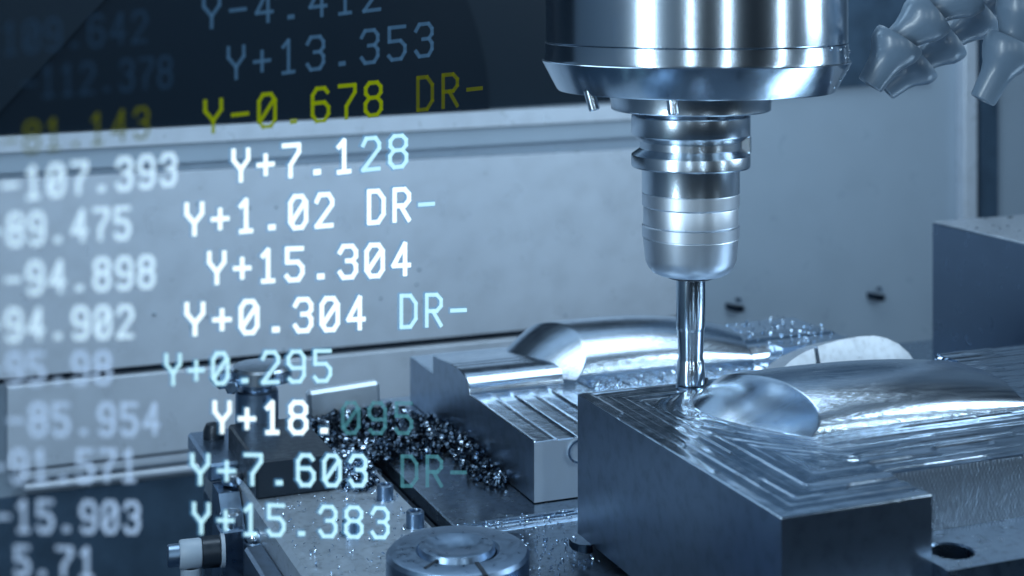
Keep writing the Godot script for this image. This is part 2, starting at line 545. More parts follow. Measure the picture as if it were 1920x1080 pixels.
func table() -> void:
	var k := span(Vector3(-118, -40, -290), Vector3(420, 0, -42), 0.8)
	var t := thing("fixture_plate", "dark polished steel plate carrying the rear mould block", "plate")
	obj("upper_plate", k, mat.plate_steel, t)
	obj("front_step", span(Vector3(-119, -40, -42), Vector3(420, -2.2, -34), 0.8), mat.milled, t)
	obj("lower_plate", span(Vector3(-119, -40, -33.6), Vector3(420, -3.0, 260), 0.8), mat.plate_steel, t)
	t = thing("bolted_plate", "pale steel plate with socket screws at lower left", "plate")
	obj("plate", span(Vector3(-208, -40, -262), Vector3(-127.5, 0, 60), 2.5), mat.ground_plate, t)
	obj("side_ledge", span(Vector3(-219, -60, -92), Vector3(-208.4, -14, 60), 1.5), mat.side_steel, t)
	obj("gap_strip", span(Vector3(-127, -40, -262), Vector3(-118.6, -9, 60), 0.4), mat.black_oxide, t)
	struct("machine_table", span(Vector3(-205, -120, -280), Vector3(420, -41, 300), 2.0), mat.dark_steel)

func front_block() -> void:
	var t := thing("front_mould_block", "near steel mould block under the tool, with milled top and raised core", "mould block")
	var zs := steps(-6, 191, 0.9, [-5.4, 157.0, 159.0, 161.0, 190.4])
	var xs := steps(-63, 10, 0.9, [-62.4, -3.0, 1.0])
	var xs2 := steps(10, 270, 1.3, [28.0, 40.0, 162.7, 163.0])
	var zs2 := steps(-6, 161, 0.9, [-5.4, 13.95, 14.0, 157.0, 159.0])
	var top := front_top
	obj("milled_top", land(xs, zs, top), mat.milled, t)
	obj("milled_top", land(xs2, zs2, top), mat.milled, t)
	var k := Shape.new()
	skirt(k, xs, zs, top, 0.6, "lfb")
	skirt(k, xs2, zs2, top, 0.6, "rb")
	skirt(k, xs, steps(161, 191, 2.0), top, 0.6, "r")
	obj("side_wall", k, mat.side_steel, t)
	obj("core", core(73.0, 58.0, 16.5, 0.0, 240, 120), mat.milled_core, t)
	# ribbed face, set back above the ledge
	k = Shape.new()
	var g := []
	for i in 321:
		var x := 10.0 + i * 0.25
		var row := PackedVector3Array()
		for j in 16:
			var y := 44.0 + (72.4 - 44.0) * j / 15.0
			var ph := (x - 0.62 * y) / 2.0
			row.append(Vector3(x, y, 161.1 + 0.95 * absf(sin(PI * ph)) + 0.20 * wob.get_noise_2d(x * 30.0, y * 40.0)))
		g.append(row)
	k.sheet(g, Vector3.BACK, 0.6)
	obj("ribbed_face", k, mat.ribbed_steel, t)
	# ledge with a bored hole
	k = Shape.new()
	var c := Vector2(25.5, 183.8)
	var lo := Vector2(10, 161.2)
	var hi := Vector2(270, 202)
	var r := 9.2
	var ang := []
	for i in 64:
		ang.append(TAU * i / 64.0)
	for p in [lo, hi, Vector2(lo.x, hi.y), Vector2(hi.x, lo.y)]:
		ang.append(fposmod((p - c).angle(), TAU))
	ang.sort()
	for i in ang.size():
		var q := []
		for a in [ang[i], ang[(i + 1) % ang.size()]]:
			var d := Vector2.from_angle(a)
			var far := 1e9
			for ax in 2:
				if absf(d[ax]) > 1e-6:
					far = minf(far, ((hi[ax] if d[ax] > 0.0 else lo[ax]) - c[ax]) / d[ax])
			q.append([c + d * (r + 0.7), c + d * far])
		k.flat([Vector3(q[0][0].x, 45, q[0][0].y), Vector3(q[0][1].x, 45, q[0][1].y), Vector3(q[1][1].x, 45, q[1][1].y), Vector3(q[1][0].x, 45, q[1][0].y)], Vector3.UP)
	k.flat([Vector3(lo.x, 0.6, hi.y), Vector3(hi.x, 0.6, hi.y), Vector3(hi.x, 45, hi.y), Vector3(lo.x, 45, hi.y)], Vector3.BACK)
	k.flat([Vector3(lo.x, 0.6, lo.y), Vector3(lo.x, 0.6, hi.y), Vector3(lo.x, 45, hi.y), Vector3(lo.x, 45, lo.y)], Vector3.LEFT)
	obj("ledge", k, mat.plate_steel, t)
	obj("bored_hole", turned(prof([r + 0.7, 45, r, 44.2, r, 14, 0.1, 13.8]), Vector3(c.x, 0, c.y), Basis(), 64), mat.dark_steel, t)  # dark colour stands in for the shade inside the hole
	# ragged left end of the land behind the core
	k = Shape.new()
	g = []
	for i in 13:
		var row := PackedVector3Array()
		for j in 15:
			var y := 62.0 + 10.6 * i / 12.0
			var z := -5.0 + 30.0 * j / 14.0
			row.append(Vector3(160.5 + 3.2 * wob.get_noise_2d(y * 26.0, z * 9.0), y, z))
		g.append(row)
	k.sheet(g, Vector3.LEFT, 0.97)
	obj("torn_edge", k, mat.chip_steel, t)

func back_block() -> void:
	var t := thing("rear_mould_block", "far steel mould block with stepped left profile, behind the tool", "mould block")
	var xs := steps(-66, 206, 1.1, [-65.4, 149.9, 150.0])
	var zs := steps(-274, -57, 1.1, [-273.4, -226.6, -226.4, -181.0, -158.1, -157.9, -159.0, -161.0, -57.6])
	var top := back_top
	obj("milled_top", land(xs, zs, top), mat.milled, t)
	var k := Shape.new()
	skirt(k, xs, zs, top, 0.6, "lbr")
	obj("side_wall", k, mat.side_steel, t)
	k = Shape.new()
	skirt(k, xs, zs, top, 0.6, "f")
	obj("front_face", k, mat.satin, t)  # paler than the side walls: its lit look is in the colour
	obj("core", core(38.0, -197.0, 25.0, -6.0, 240, 120), mat.milled_core, t)
	var h := turned(prof([6.6, 0.0, 6.6, 1.2, 5.4, 1.2, 4.6, -5.0, 0.1, -5.0]), Vector3(-39.5, 26.0, -57.0), along(Vector3.BACK), 40)
	obj("threaded_hole", h, mat.ground_steel, t)
	var rib := PackedVector2Array()
	for q in [[119, 30], [145, 30], [145, 54.6], [135, 52], [127, 48.6], [119, 44]]:
		rib.append(Vector2(q[0], q[1]))
	k = Shape.new()
	k.prism(rib, Vector3.RIGHT, Vector3(0, 1, -0.3), Vector3(-3, 27.6, 0), -112.0, -88.0)
	obj("rib", k, mat.bright_lit_steel, t)  # lamp reflection put into the bright colour, face tilted for it
	rib = PackedVector2Array()
	for q in [[148, 30], [222, 30], [219, 38.8], [214, 46], [208, 51.5], [200, 55.6], [191, 58], [180, 58.4], [164, 57.6], [148, 55.4]]:
		rib.append(Vector2(q[0], q[1]))
	k = Shape.new()
	k.prism(rib, Vector3.RIGHT, Vector3(0, 1, -0.3), Vector3(-3, 27.6, 0), -114.0, -88.0)
	obj("rib", k, mat.bright_lit_steel, t)

func tall_block() -> void:
	var t := thing("tall_steel_block", "tall steel block at the right edge, shade painted on the body and light on the top", "block")
	obj("body", span(Vector3(320, 0.3, -217), Vector3(470, 106.8, 30), 0.3), mat.shaded_steel, t)
	obj("milled_top", span(Vector3(320.2, 106.8, -216.8), Vector3(469.8, 108.2, 29.8), 0.6), mat.bright_lit_steel, t)  # slab added to carry the light falling on the top
	var k := Shape.new()
	for i in 9:
		k.box(Vector3(rng.randf_range(326, 400), 108.4, rng.randf_range(-212, -120)), Vector3(rng.randf_range(1, 3), 1.0, rng.randf_range(1, 2)), 0.3, Basis(Vector3.UP, rng.randf() * 3.0))
	tag(obj("metal_crumbs", k, mat.dark_chip), "dark metal crumbs lying on top of the tall block", "metal crumbs", "", "stuff")

func spindle() -> void:
	var t := thing("spindle_head", "polished round steel spindle head above the tool holder, its lower rim sloping inward", "spindle")
	var o := Vector3(2.2, 0, 0.9)
	obj("barrel", turned(prof([78.6, 700, 79.4, 699, 79.4, 255.2, 79.0, 254.8]), o, Basis(), 160), mat.steel, t)
	obj("clamp_ring", turned(prof([79.0, 254.6, 79.7, 254.2, 79.9, 247.0, 80.4, 245.6]), o, Basis(), 160), mat.steel, t)
	obj("nose_ring", turned(prof([79.6, 245.8, 81.4, 245.0, 73.4, 230.2, 72.6, 229.4, 44.0, 229.0]), o, Basis(), 160), mat.steel, t)
	obj("spindle_flange", turned(prof([44.0, 229.5, 42.2, 222.6, 42.2, 219.4, 41.4, 218.7, 32.8, 218.5]), Vector3.ZERO, Basis(), 128), mat.ground_steel, t)
	for a in [[-67.0, 229.5, 18.5, 0.25], [-39.2, 229.5, 53.2, 0.05]]:
		var d := Vector3(a[3], -1.0, 0.1)
		obj("air_nozzle", turned(prof([2.9, -3, 2.9, 7.0, 2.4, 7.6, 1.5, 7.6, 1.4, 5.0, 0.1, 5.0]), Vector3(a[0], a[1], a[2]), along(d), 28), mat.ground_steel, t)
	var k := Shape.new()
	for i in 46:
		var a := deg_to_rad(rng.randf_range(-10.0, 62.0))
		var low := rng.randf() < 0.65
		var f := rng.randf()
		var rr: float = lerpf(73.6, 81.0, f) if low else 80.0
		var yy: float = lerpf(230.6, 244.4, f) if low else rng.randf_range(246.5, 254.0)
		var out := Vector3(cos(a), -0.5 if low else 0.0, sin(a)).normalized()
		var q := rng.randf_range(0.35, 0.95)
		k.lathe(prof([q, -0.1, q * 0.9, q * 0.35, q * 0.5, q * 0.6, 0.02, q * 0.68]), o + Vector3(cos(a) * rr, yy, sin(a) * rr), along(out), 12)
	obj("coolant_droplets", k, mat.steel, t).set_meta("kind", "stuff")
	t = thing("tool_holder", "steel tool holder with grooved flange and matte clamping nut", "tool holder")
	obj("neck", turned(prof([30.5, 221, 30.5, 214.6]), Vector3.ZERO), mat.dark_steel, t)
	obj("grooved_flange", turned(prof([30.2, 216.2, 31.0, 216.0, 31.5, 215.4, 31.5, 206.2, 31.2, 205.6, 27.4, 202.8, 26.9, 202.2, 26.9, 198.6, 27.3, 198.0, 31.3, 195.2, 31.5, 194.6, 31.5, 189.4, 31.0, 188.6, 26.0, 188.4]), Vector3.ZERO, Basis(), 128), mat.ground_steel, t)
	obj("body", turned(prof([26.2, 189.0, 25.9, 188.0, 25.9, 175.2, 25.2, 174.6]), Vector3.ZERO, Basis(), 128), mat.ground_steel, t)
	obj("drive_slot", boxed(Vector3(27.6, 200.2, 8.5), Vector3(6.5, 10.0, 8.0), 1.2, Basis(Vector3.UP, -0.3)), mat.ground_steel, t)
	obj("clamping_nut", turned(prof([24.8, 175.4, 25.4, 175.2, 25.8, 174.6, 25.8, 168.4, 25.3, 167.8, 25.0, 167.5, 25.1, 167.2, 25.2, 158.6, 24.8, 158.2, 25.2, 157.8, 25.8, 157.5, 25.8, 151.9, 25.1, 151.4, 25.3, 151.0, 24.3, 141.0, 23.9, 138.6, 22.8, 136.0, 20.6, 133.2, 18.0, 131.9, 13.6, 131.3, 12.8, 130.8]), Vector3.ZERO, Basis(), 128), mat.nut_steel, t)
	obj("collet", turned(prof([13.4, 132, 13.4, 130.4, 11.6, 129.6, 7.9, 129.4]), Vector3.ZERO), mat.black_oxide, t)
	t = thing("end_mill", "slender steel end mill in the tool holder, touching the near block", "cutting tool")
	obj("shank", turned(prof([7.75, 131, 7.75, 104.0, 7.4, 102.6]), Vector3.ZERO), mat.steel, t)
	obj("relieved_neck", turned(prof([7.4, 102.8, 7.2, 101.8, 6.6, 88.2, 6.7, 86.4]), Vector3.ZERO), mat.steel, t)
	obj("cutting_head", turned(prof([6.7, 86.6, 7.2, 85.2, 7.9, 77.0, 7.9, 74.3, 7.0, 73.3, 0.1, 73.2]), Vector3.ZERO), mat.steel, t)
	obj("insert", boxed(Vector3(6.6, 75.2, 3.0), Vector3(2.6, 3.2, 3.6), 0.5, Basis(Vector3.UP, 0.5)), mat.black_oxide, t)

func screw(x: float, z: float, y: float, r: float, h: float, label: String) -> void:
	var t := thing("socket_screw", label, "screw", "socket screws on the bolted plate")
	t.position = Vector3(x, y, z) * MM
	obj("washer", turned(prof([r + 1.6, 0.05, r + 1.6, 0.7, r, 0.75]), Vector3.ZERO, Basis(), 40), mat.ground_steel, t)
	obj("head", turned(prof([r, 0.6, r, h - 0.7, r - 0.7, h, r * 0.62, h, r * 0.58, h - 0.5, r * 0.58, h - 3.0, 0.1, h - 3.0]), Vector3.ZERO, Basis(), 40), mat.clamp_steel, t)

func fixtures() -> void:
	screw(-139.5, -95.0, 0.0, 4.6, 8.5, "socket screw farthest back on the bolted plate, beside the chip pile")
	screw(-137.5, -48.5, 0.0, 4.8, 8.5, "socket screw on the bolted plate just behind the round clamp")
	screw(-171.5, -51.0, 0.0, 4.8, 7.5, "socket screw in the middle of the bolted plate below the number 3")
	# round split clamp at the lower edge
	var t := thing("round_clamp", "round split clamp collar at the bottom edge, out of focus", "clamp")
	t.position = Vector3(-152, 15, 57) * MM
	obj("body", turned(prof([33, -40, 33, 9.5, 31.6, 11.2, 30, 11.6, 19.5, 11.6, 18, 10.4]), Vector3.ZERO, Basis(), 96), mat.clamp_steel, t)
	obj("raised_boss", turned(prof([18.2, 10.2, 17.0, 13.0, 14.0, 13.4, 9.0, 12.0, 0.1, 11.6]), Vector3(0, 0, -2), Basis(), 64), mat.clamp_steel, t)
	obj("split", boxed(Vector3(1.5, -12, 26.3), Vector3(2.2, 48, 16), 0.2, Basis(Vector3.UP, -0.1)), mat.black_oxide, t)
	obj("split", boxed(Vector3(-14, 11.3, 10), Vector3(20, 1.6, 1.6), 0.2, Basis(Vector3.UP, 0.7)), mat.black_oxide, t)
	obj("clamp_screw", turned(prof([5.6, 0, 5.6, 3.4, 4.6, 4.2, 2.6, 4.2, 2.4, 1.0, 0.1, 1.0]), Vector3(-14.0, -8, 29.5), along(Vector3(-0.42, 0, 0.9)), 32), mat.black_oxide, t)
	obj("side_hole", turned(prof([3.4, 0.2, 3.4, 0.9, 2.6, 0.9, 2.4, -2.0, 0.1, -2.0]), Vector3(24.5, -2, 22.0), along(Vector3(0.74, 0, 0.67)), 32), mat.black_oxide, t)
	# black block and what stands round it on the left
	t = thing("black_block", "black steel block on the bolted plate beside the chip pile", "block")
	obj("body", span(Vector3(-206, 0.2, -196), Vector3(-161, 21.5, -119.5), 1.2), mat.black_oxide, t)
	t = thing("swing_clamp", "swing clamp with round post and flat cap, left rear of the plate", "clamp")
	obj("post", turned(prof([13, 0, 13, 38, 12, 39, 9, 39.2, 9, 45]), Vector3(-187, 0, -203), Basis(), 64), mat.clamp_steel, t)
	obj("cap", turned(prof([16, 43.6, 18.5, 44.4, 18.5, 51.5, 17, 53.2, 6, 53.8, 0.1, 53.8]), Vector3(-184, 0, -203), Basis(), 64), mat.ground_steel, t)
	obj("cap_slot", boxed(Vector3(-182, 50, -186.5), Vector3(1.4, 9, 8), 0.2), mat.black_oxide, t)
	obj("arm", boxed(Vector3(-204, 45.6, -207), Vector3(20, 9.0, 17), 4.0), mat.dark_steel, t)
	obj("arm_bolt", turned(prof([4.2, 0, 4.2, 6, 3.2, 6.8, 0.1, 6.8]), Vector3(-203.5, 44.0, -198), along(Vector3(-0.2, 0, 1)), 6), mat.clamp_steel, t)
	t = thing("clamp_base", "grey angled bracket carrying the swing clamp at the plate's left edge", "bracket")
	obj("top_slab", span(Vector3(-223, -3, -236), Vector3(-178, 7.5, -168), 1.5), mat.clamp_steel, t)
	var k := Shape.new()
	k.prism(PackedVector2Array([Vector2(-168, -3), Vector2(-168, -60), Vector2(-132, -60), Vector2(-132, -22), Vector2(-150, -4)]), Vector3.BACK, Vector3.UP, Vector3(0, 0, 0), 209.0, 221.0)
	obj("web", k, mat.clamp_steel, t)
	obj("knob", turned(prof([6.5, 7, 6.5, 12, 5, 16, 0.1, 17]), Vector3(-210, 0, -219), Basis(), 32), mat.black_oxide, t)
	obj("lug", turned(prof([6.5, -2, 7.0, -1, 7.0, 3.4, 6.0, 4.4, 0.1, 4.4]), Vector3(-210, 0, -160), Basis(), 32), mat.ground_steel, t)
	t = thing("rest_pad", "pale square plate standing upright behind the chip pile", "plate")
	obj("pad", boxed(Vector3(-119.5, 9.5, -250), Vector3(48, 27, 9), 2.0, Basis(Vector3.BACK, 0.05)), mat.satin, t)
	# hydraulic cylinder, bar and pipe fitting left of the plate
	t = thing("support_bar", "upright square bar with a cap screw, left of the bolted plate", "bar")
	obj("bar", span(Vector3(-226, -130, -132), Vector3(-213, -14, -117), 1.0), mat.clamp_steel, t)
	obj("cap_screw", turned(prof([6.2, 0, 6.2, 7, 5.4, 8, 3.4, 8, 3.2, 5.5, 0.1, 5.5]), Vector3(-219, -14, -125), Basis(), 32), mat.ground_steel, t)
	t = thing("hydraulic_cylinder", "upright steel cylinder with domed end beside the square bar", "cylinder")
	obj("body", turned(prof([6.0, -130, 6.0, -17.6, 5.2, -16.6]), Vector3(-210, 0, -106), Basis(), 48), mat.clamp_steel, t)
	obj("domed_end", turned(prof([5.6, -16.6, 5.8, -15.2, 4.6, -12.2, 2.4, -11.0, 0.1, -10.8]), Vector3(-210, 0, -106), Basis(), 48), mat.steel, t)
	t = thing("pipe_fitting", "pipe fitting with pale collar and dark nut at lower left", "pipe fitting")
	var bx := along(Vector3(1, 0, 0.1))
	var at := Vector3(-256, -21, -112)
	obj("bolt_head", turned(prof([0.1, 0, 5.4, 0, 6.0, 0.7, 6.0, 6.6, 4.6, 6.8]), at, bx, 12), mat.clamp_steel, t)
	obj("collar", turned(prof([5.0, 6.2, 7.2, 6.4, 7.8, 7.4, 7.8, 17.0, 7.2, 18.0, 5.0, 18.2]), at, bx, 40), mat.pale_plastic, t)
	obj("dark_nut", turned(prof([5.0, 18.0, 8.4, 18.4, 8.4, 27.6, 5.0, 28.0]), at, bx, 6), mat.black_oxide, t)
	obj("washer", turned(prof([6.0, 28.0, 8.8, 28.2, 8.8, 30.2, 5.0, 30.4]), at, bx, 40), mat.pale_plastic, t)
	obj("down_pipe", turned(prof([5.2, -7.0, 5.6, -7.4, 5.6, -90.0]), at + Vector3(12.5, 0, 1.2), Basis(), 32), mat.pale_plastic, t)
	tag(obj("hose_end", turned(prof([7.0, 0, 7.0, 40]), Vector3(-238, -80, -116), along(Vector3(0.35, 1, 0.0)), 32), mat.black_oxide), "black hose end below the dark nut at lower left", "hose")

# ---------------------------------------------------------------- swarf
func flake(kind: int) -> ArrayMesh:
	var k := Shape.new()
	var g := []
	var turn: float = [2.4, 3.6, 1.4][kind]
	for i in 7:
		var a := turn * i / 6.0
		var r := 1.5 + 0.25 * i * kind
		var row := PackedVector3Array()
		for j in 2:
			row.append(Vector3(r * cos(a), (j - 0.5) * (1.7 - 0.12 * absf(i - 3)) + 0.18 * i, r * sin(a)))
		g.append(row)
	k.sheet(g, Vector3.UP, 0.3)
	return k.mesh()

func scatter(called: String, label: String, m: Material, spots: Array, kind: int, lo: float, hi: float) -> void:
	var mm := MultiMesh.new()
	mm.transform_format = MultiMesh.TRANSFORM_3D
	mm.mesh = flake(kind)
	mm.instance_count = spots.size()
	for i in spots.size():
		var b := Basis.from_euler(Vector3(rng.randf() * TAU, rng.randf() * TAU, rng.randf() * TAU)).scaled(Vector3.ONE * rng.randf_range(lo, hi))
		mm.set_instance_transform(i, Transform3D(b, spots[i] * MM))
	var o := MultiMeshInstance3D.new()
	o.name = numbered(called, self)
	o.multimesh = mm
	o.material_override = m
	add_child(o, true)
	tag(o, label, "metal chips", "", "stuff")

# height of the heap of chips between the plate, the black block and the rear mould block
func heap(x: float, z: float) -> float:
	var a := 11.0 * exp(-pow((x + 116.0) / 32.0, 2.0) - pow((z + 226.0) / 30.0, 2.0))
	var b := 9.0 * exp(-pow((x + 148.0) / 13.0, 2.0) - pow((z + 150.0) / 30.0, 2.0))
	var c := 8.0 * exp(-pow((x + 72.0 + (z + 100.0) * 0.06) / 9.0, 2.0)) * smoothstep(-62.0, -150.0, z) * smoothstep(-250.0, -190.0, z)
	var d := 9.0 * exp(-pow((x + 105.0) / 26.0, 2.0) - pow((z + 175.0) / 16.0, 2.0))
	var e := 9.0 * exp(-pow((x + 165.0) / 30.0, 2.0) - pow((z + 220.0) / 22.0, 2.0))
	return maxf(a, maxf(b, maxf(c, maxf(d, e))))

func chips() -> void:
	var dark := []
	var light := []
	var bright := []
	while dark.size() < 3200:
		var x := rng.randf_range(-200.0, -67.0)
		var z := rng.randf_range(-262.0, -58.0)
		var h := heap(x, z)
		if h < 1.6:
			continue
		if x < -160.0 and x > -207.0 and z > -197.0 and z < -118.0:
			continue
		var p := Vector3(x, h * rng.randf_range(0.25, 1.0) + rng.randf_range(0.0, 1.6), z)
		if x < -127.5 and z > -178.0:
			if rng.randf() < 0.75:
				light.append(p)
			else:
				dark.append(p)
		elif rng.randf() < 0.10:
			bright.append(p + Vector3(0, 1.2, 0))
		else:
			dark.append(p)
	scatter("chip_heap", "heap of dark curled metal chips between the plate and the rear block", mat.dark_chip, dark.slice(0, 2100), 0, 0.7, 1.7)
	scatter("long_chips", "longer twisted dark chips mixed into the heap", mat.dark_chip, dark.slice(2100), 1, 0.7, 1.6)
	scatter("glinting_chips", "glinting chips scattered over the dark heap", mat.chip_steel, bright, 1, 0.6, 1.2)
	scatter("bright_chips", "bright metal chips heaped on the bolted plate beside the black block", mat.chip_steel, light, 0, 0.8, 1.6)
	var fine := []
	for i in 420:
		fine.append(Vector3(rng.randf_range(-206, -129), 0.35, rng.randf_range(-150, 40)))
	for i in 260:
		fine.append(Vector3(rng.randf_range(-118, 30), -1.6 if rng.randf() < 0.5 else 0.3, rng.randf_range(-42, -33)))
	for i in 240:
		fine.append(Vector3(rng.randf_range(-118, -64), -2.7, rng.randf_range(-30, 30)))
	scatter("swarf_crumbs", "tiny crumbs of swarf strewn over the plates", mat.chip_steel, fine, 2, 0.14, 0.62)
	var rear := []
	while rear.size() < 150:
		var x := rng.randf_range(70.0, 205.0)
		var z := rng.randf_range(-225.0, -128.0)
		var y := back_top(x, z)
		var c := 38.0 + core_top(x, z + 197.0, 25.0, -6.0) if absf(z + 197.0) < 45.0 and x < 140.0 else 0.0
		if c > y + 3.0:
			continue
		rear.append(Vector3(x, y + rng.randf_range(0.4, 1.6), z))
	for i in 190:
		rear.append(Vector3(rng.randf_range(14, 118), 34.6 + rng.randf() * rng.randf() * 5.0, rng.randf_range(-150, -82)))
	scatter("rear_chips", "bright chips lying on the far mould block right of the tool", mat.chip_steel, rear, 2, 0.4, 0.95)
	for a in [[351.0, -27.0, "metal chip stuck on the back wall just right of the tool"], [510.0, -29.0, "metal chip stuck on the back wall left of the tall block"]]:
		var t := thing("stuck_chip", a[2], "metal chip", "chips stuck on the back wall")
		t.position = Vector3(a[0], a[1], -553) * MM
		obj("curl", flake(1), mat.dark_chip, t).scale = Vector3.ONE * 4.0
		var o := obj("curl", flake(0), mat.chip_steel, t)
		o.scale = Vector3.ONE * 2.8
		o.position = Vector3(-2, 8, 3) * MM
	var k := Shape.new()
	for i in 26:
		var q := rng.randf_range(0.7, 1.9)
		k.lathe(prof([q, -0.1, q * 0.9, q * 0.3, q * 0.5, q * 0.5, 0.02, q * 0.55]), Vector3(rng.randf_range(-300, 280), rng.randf_range(-92, 120), -546.0), along(Vector3.BACK), 12)
	tag(obj("coolant_spots", k, mat.pale_plastic), "small dried coolant spots on the large bright cover", "coolant spots", "", "stuff")
	var o := obj("curled_chip", flake(1), mat.dark_chip)
	o.position = Vector3(-66.5, -1.0, 10.0) * MM
	o.scale = Vector3.ONE * 2.6
	tag(o, "curled chip at the foot of the near mould block's left corner", "metal chip")

# ---------------------------------------------------------------- coolant hoses
func hose(label: String, pts: Array, r: float, tip: float) -> void:
	var t := thing("coolant_hose", label, "coolant hose", "jointed coolant hoses beside the spindle")
	for i in range(1, pts.size() - 1):
		var d: Vector3 = pts[i + 1] - pts[i]
		var ln := d.length()
		obj("hose_link", turned(prof([r * 0.55, -0.14 * ln, r * 0.58, 0.0, r * 0.62, 0.16 * ln, r * 0.76, 0.38 * ln, r * 0.95, 0.58 * ln, r * 1.0, 0.72 * ln, r * 1.0, 0.90 * ln, r * 0.95, 0.97 * ln, r * 0.80, 0.98 * ln, r * 0.62, 0.92 * ln]), pts[i], along(d), 48), mat.hose_plastic, t)
	var e: Vector3 = pts[0] - pts[1]
	var l := e.length()
	obj("nozzle_tip", turned(prof([r * 0.60, 0.05 * l, r * 0.80, -0.02 * l, r * 0.95, -0.01 * l, r * 1.0, 0.05 * l, r * 1.0, 0.16 * l, r * 0.95, 0.25 * l, r * 0.80, 0.38 * l, lerpf(r, tip, 0.72), 0.48 * l, tip * 1.08, 0.62 * l, tip * 0.94, 1.0 * l, tip * 0.86, 1.02 * l, tip * 0.62, 1.02 * l, tip * 0.55, 0.8 * l, 0.1, 0.8 * l]), pts[1], along(e), 48), mat.hose_plastic, t)

func hoses() -> void:
	hose("front coolant hose, its tapered tip pointing down left beside the spindle", [Vector3(76.6, 233.6, 52.5), Vector3(90.9, 257.3, 58.3), Vector3(107.3, 271.7, 64.9), Vector3(124.7, 283.5, 71.9), Vector3(145, 295, 80)], 13.4, 7.4)
	hose("rear coolant hose, partly hidden behind the front one", [Vector3(108, 228, 22), Vector3(125.9, 244.1, 29.3), Vector3(141.5, 257, 35.6), Vector3(158, 271, 42), Vector3(174, 286, 48)], 13.0, 7.0)
	hose("coolant hose at the right edge with a long bare tip", [Vector3(124, 226.7, 82.4), Vector3(138.4, 256.1, 88.2), Vector3(144.5, 279, 90.5), Vector3(147, 303, 91.3)], 13.6, 7.0)

# ---------------------------------------------------------------- overlaid numbers, built as glowing strokes
const GLYPH := {
	"0": [[0.25, 0, 0, 0.2, 0, 0.8, 0.25, 1, 0.75, 1, 1, 0.8, 1, 0.2, 0.75, 0, 0.25, 0], [0.08, 0.18, 0.92, 0.82]],
	"1": [[0.15, 0.8, 0.5, 1, 0.5, 0], [0.15, 0, 0.85, 0]],
	"2": [[0, 0.78, 0.2, 1, 0.78, 1, 1, 0.82, 1, 0.66, 0, 0, 1, 0]],
	"3": [[0, 0.8, 0.22, 1, 0.78, 1, 1, 0.84, 1, 0.66, 0.8, 0.53, 0.42, 0.53], [0.8, 0.53, 1, 0.38, 1, 0.18, 0.78, 0, 0.22, 0, 0, 0.18]],
	"4": [[0.72, 0, 0.72, 1, 0, 0.3, 1, 0.3]],
	"5": [[1, 1, 0.04, 1, 0.04, 0.57, 0.72, 0.57, 1, 0.4, 1, 0.2, 0.76, 0, 0.2, 0, 0, 0.14]],
	"6": [[0.95, 0.86, 0.75, 1, 0.25, 1, 0, 0.8, 0, 0.2, 0.25, 0, 0.75, 0, 1, 0.2, 1, 0.4, 0.75, 0.56, 0, 0.56]],
	"7": [[0, 1, 1, 1, 1, 0.78, 0.45, 0.36, 0.45, 0]],
	"8": [[0.25, 0.54, 0.02, 0.68, 0.02, 0.86, 0.25, 1, 0.75, 1, 0.98, 0.86, 0.98, 0.68, 0.75, 0.54, 0.25, 0.54, 0, 0.38, 0, 0.16, 0.25, 0, 0.75, 0, 1, 0.16, 1, 0.38, 0.75, 0.54]],
	"9": [[0.05, 0.1, 0.25, 0, 0.75, 0, 1, 0.2, 1, 0.8, 0.75, 1, 0.25, 1, 0, 0.8, 0, 0.6, 0.25, 0.45, 1, 0.45]],
	"Y": [[0, 1, 0, 0.68, 0.5, 0.36, 1, 0.68, 1, 1], [0.5, 0.36, 0.5, 0]],
	"D": [[0.05, 0, 0.05, 1, 0.65, 1, 1, 0.75, 1, 0.25, 0.65, 0, 0.05, 0]],
	"R": [[0.05, 0, 0.05, 1, 0.72, 1, 1, 0.84, 1, 0.64, 0.72, 0.48, 0.05, 0.48], [0.45, 0.48, 1, 0]],
	"+": [[0, 0.45, 1, 0.45], [0.5, 0.14, 0.5, 0.76]],
	"-": [[0.02, 0.47, 0.98, 0.47]],
	".": [[0.34, 0.07, 0.62, 0.07]],
}

func strokes(ch: String, thick: float, z: float) -> Shape:      # drawn in a cell 8.4 wide and 14 tall
	var k := Shape.new()
	for line in GLYPH[ch]:
		var n: int = line.size() / 2
		for i in n - 1:
			var a := Vector3(line[i * 2] * 8.4 - 4.2, line[i * 2 + 1] * 14.0 - 7.0, z)
			var b := Vector3(line[i * 2 + 2] * 8.4 - 4.2, line[i * 2 + 3] * 14.0 - 7.0, z)
			var d := b - a
			k.box((a + b) * 0.5, Vector3(d.length() + thick * 0.7, thick * (1.25 if ch == "." else 1.0), 0.4), 0.1, Basis(Vector3.BACK, atan2(d.y, d.x)))
	return k

func ink(c: Color, strength: float, opacity: float) -> StandardMaterial3D:
	var m := StandardMaterial3D.new()
	m.albedo_color = Color(0, 0, 0, opacity)
	m.transparency = BaseMaterial3D.TRANSPARENCY_ALPHA
	m.roughness = 1.0
	m.metallic_specular = 0.0
	m.emission_enabled = true
	m.emission = c
	m.emission_energy_multiplier = strength
	return m

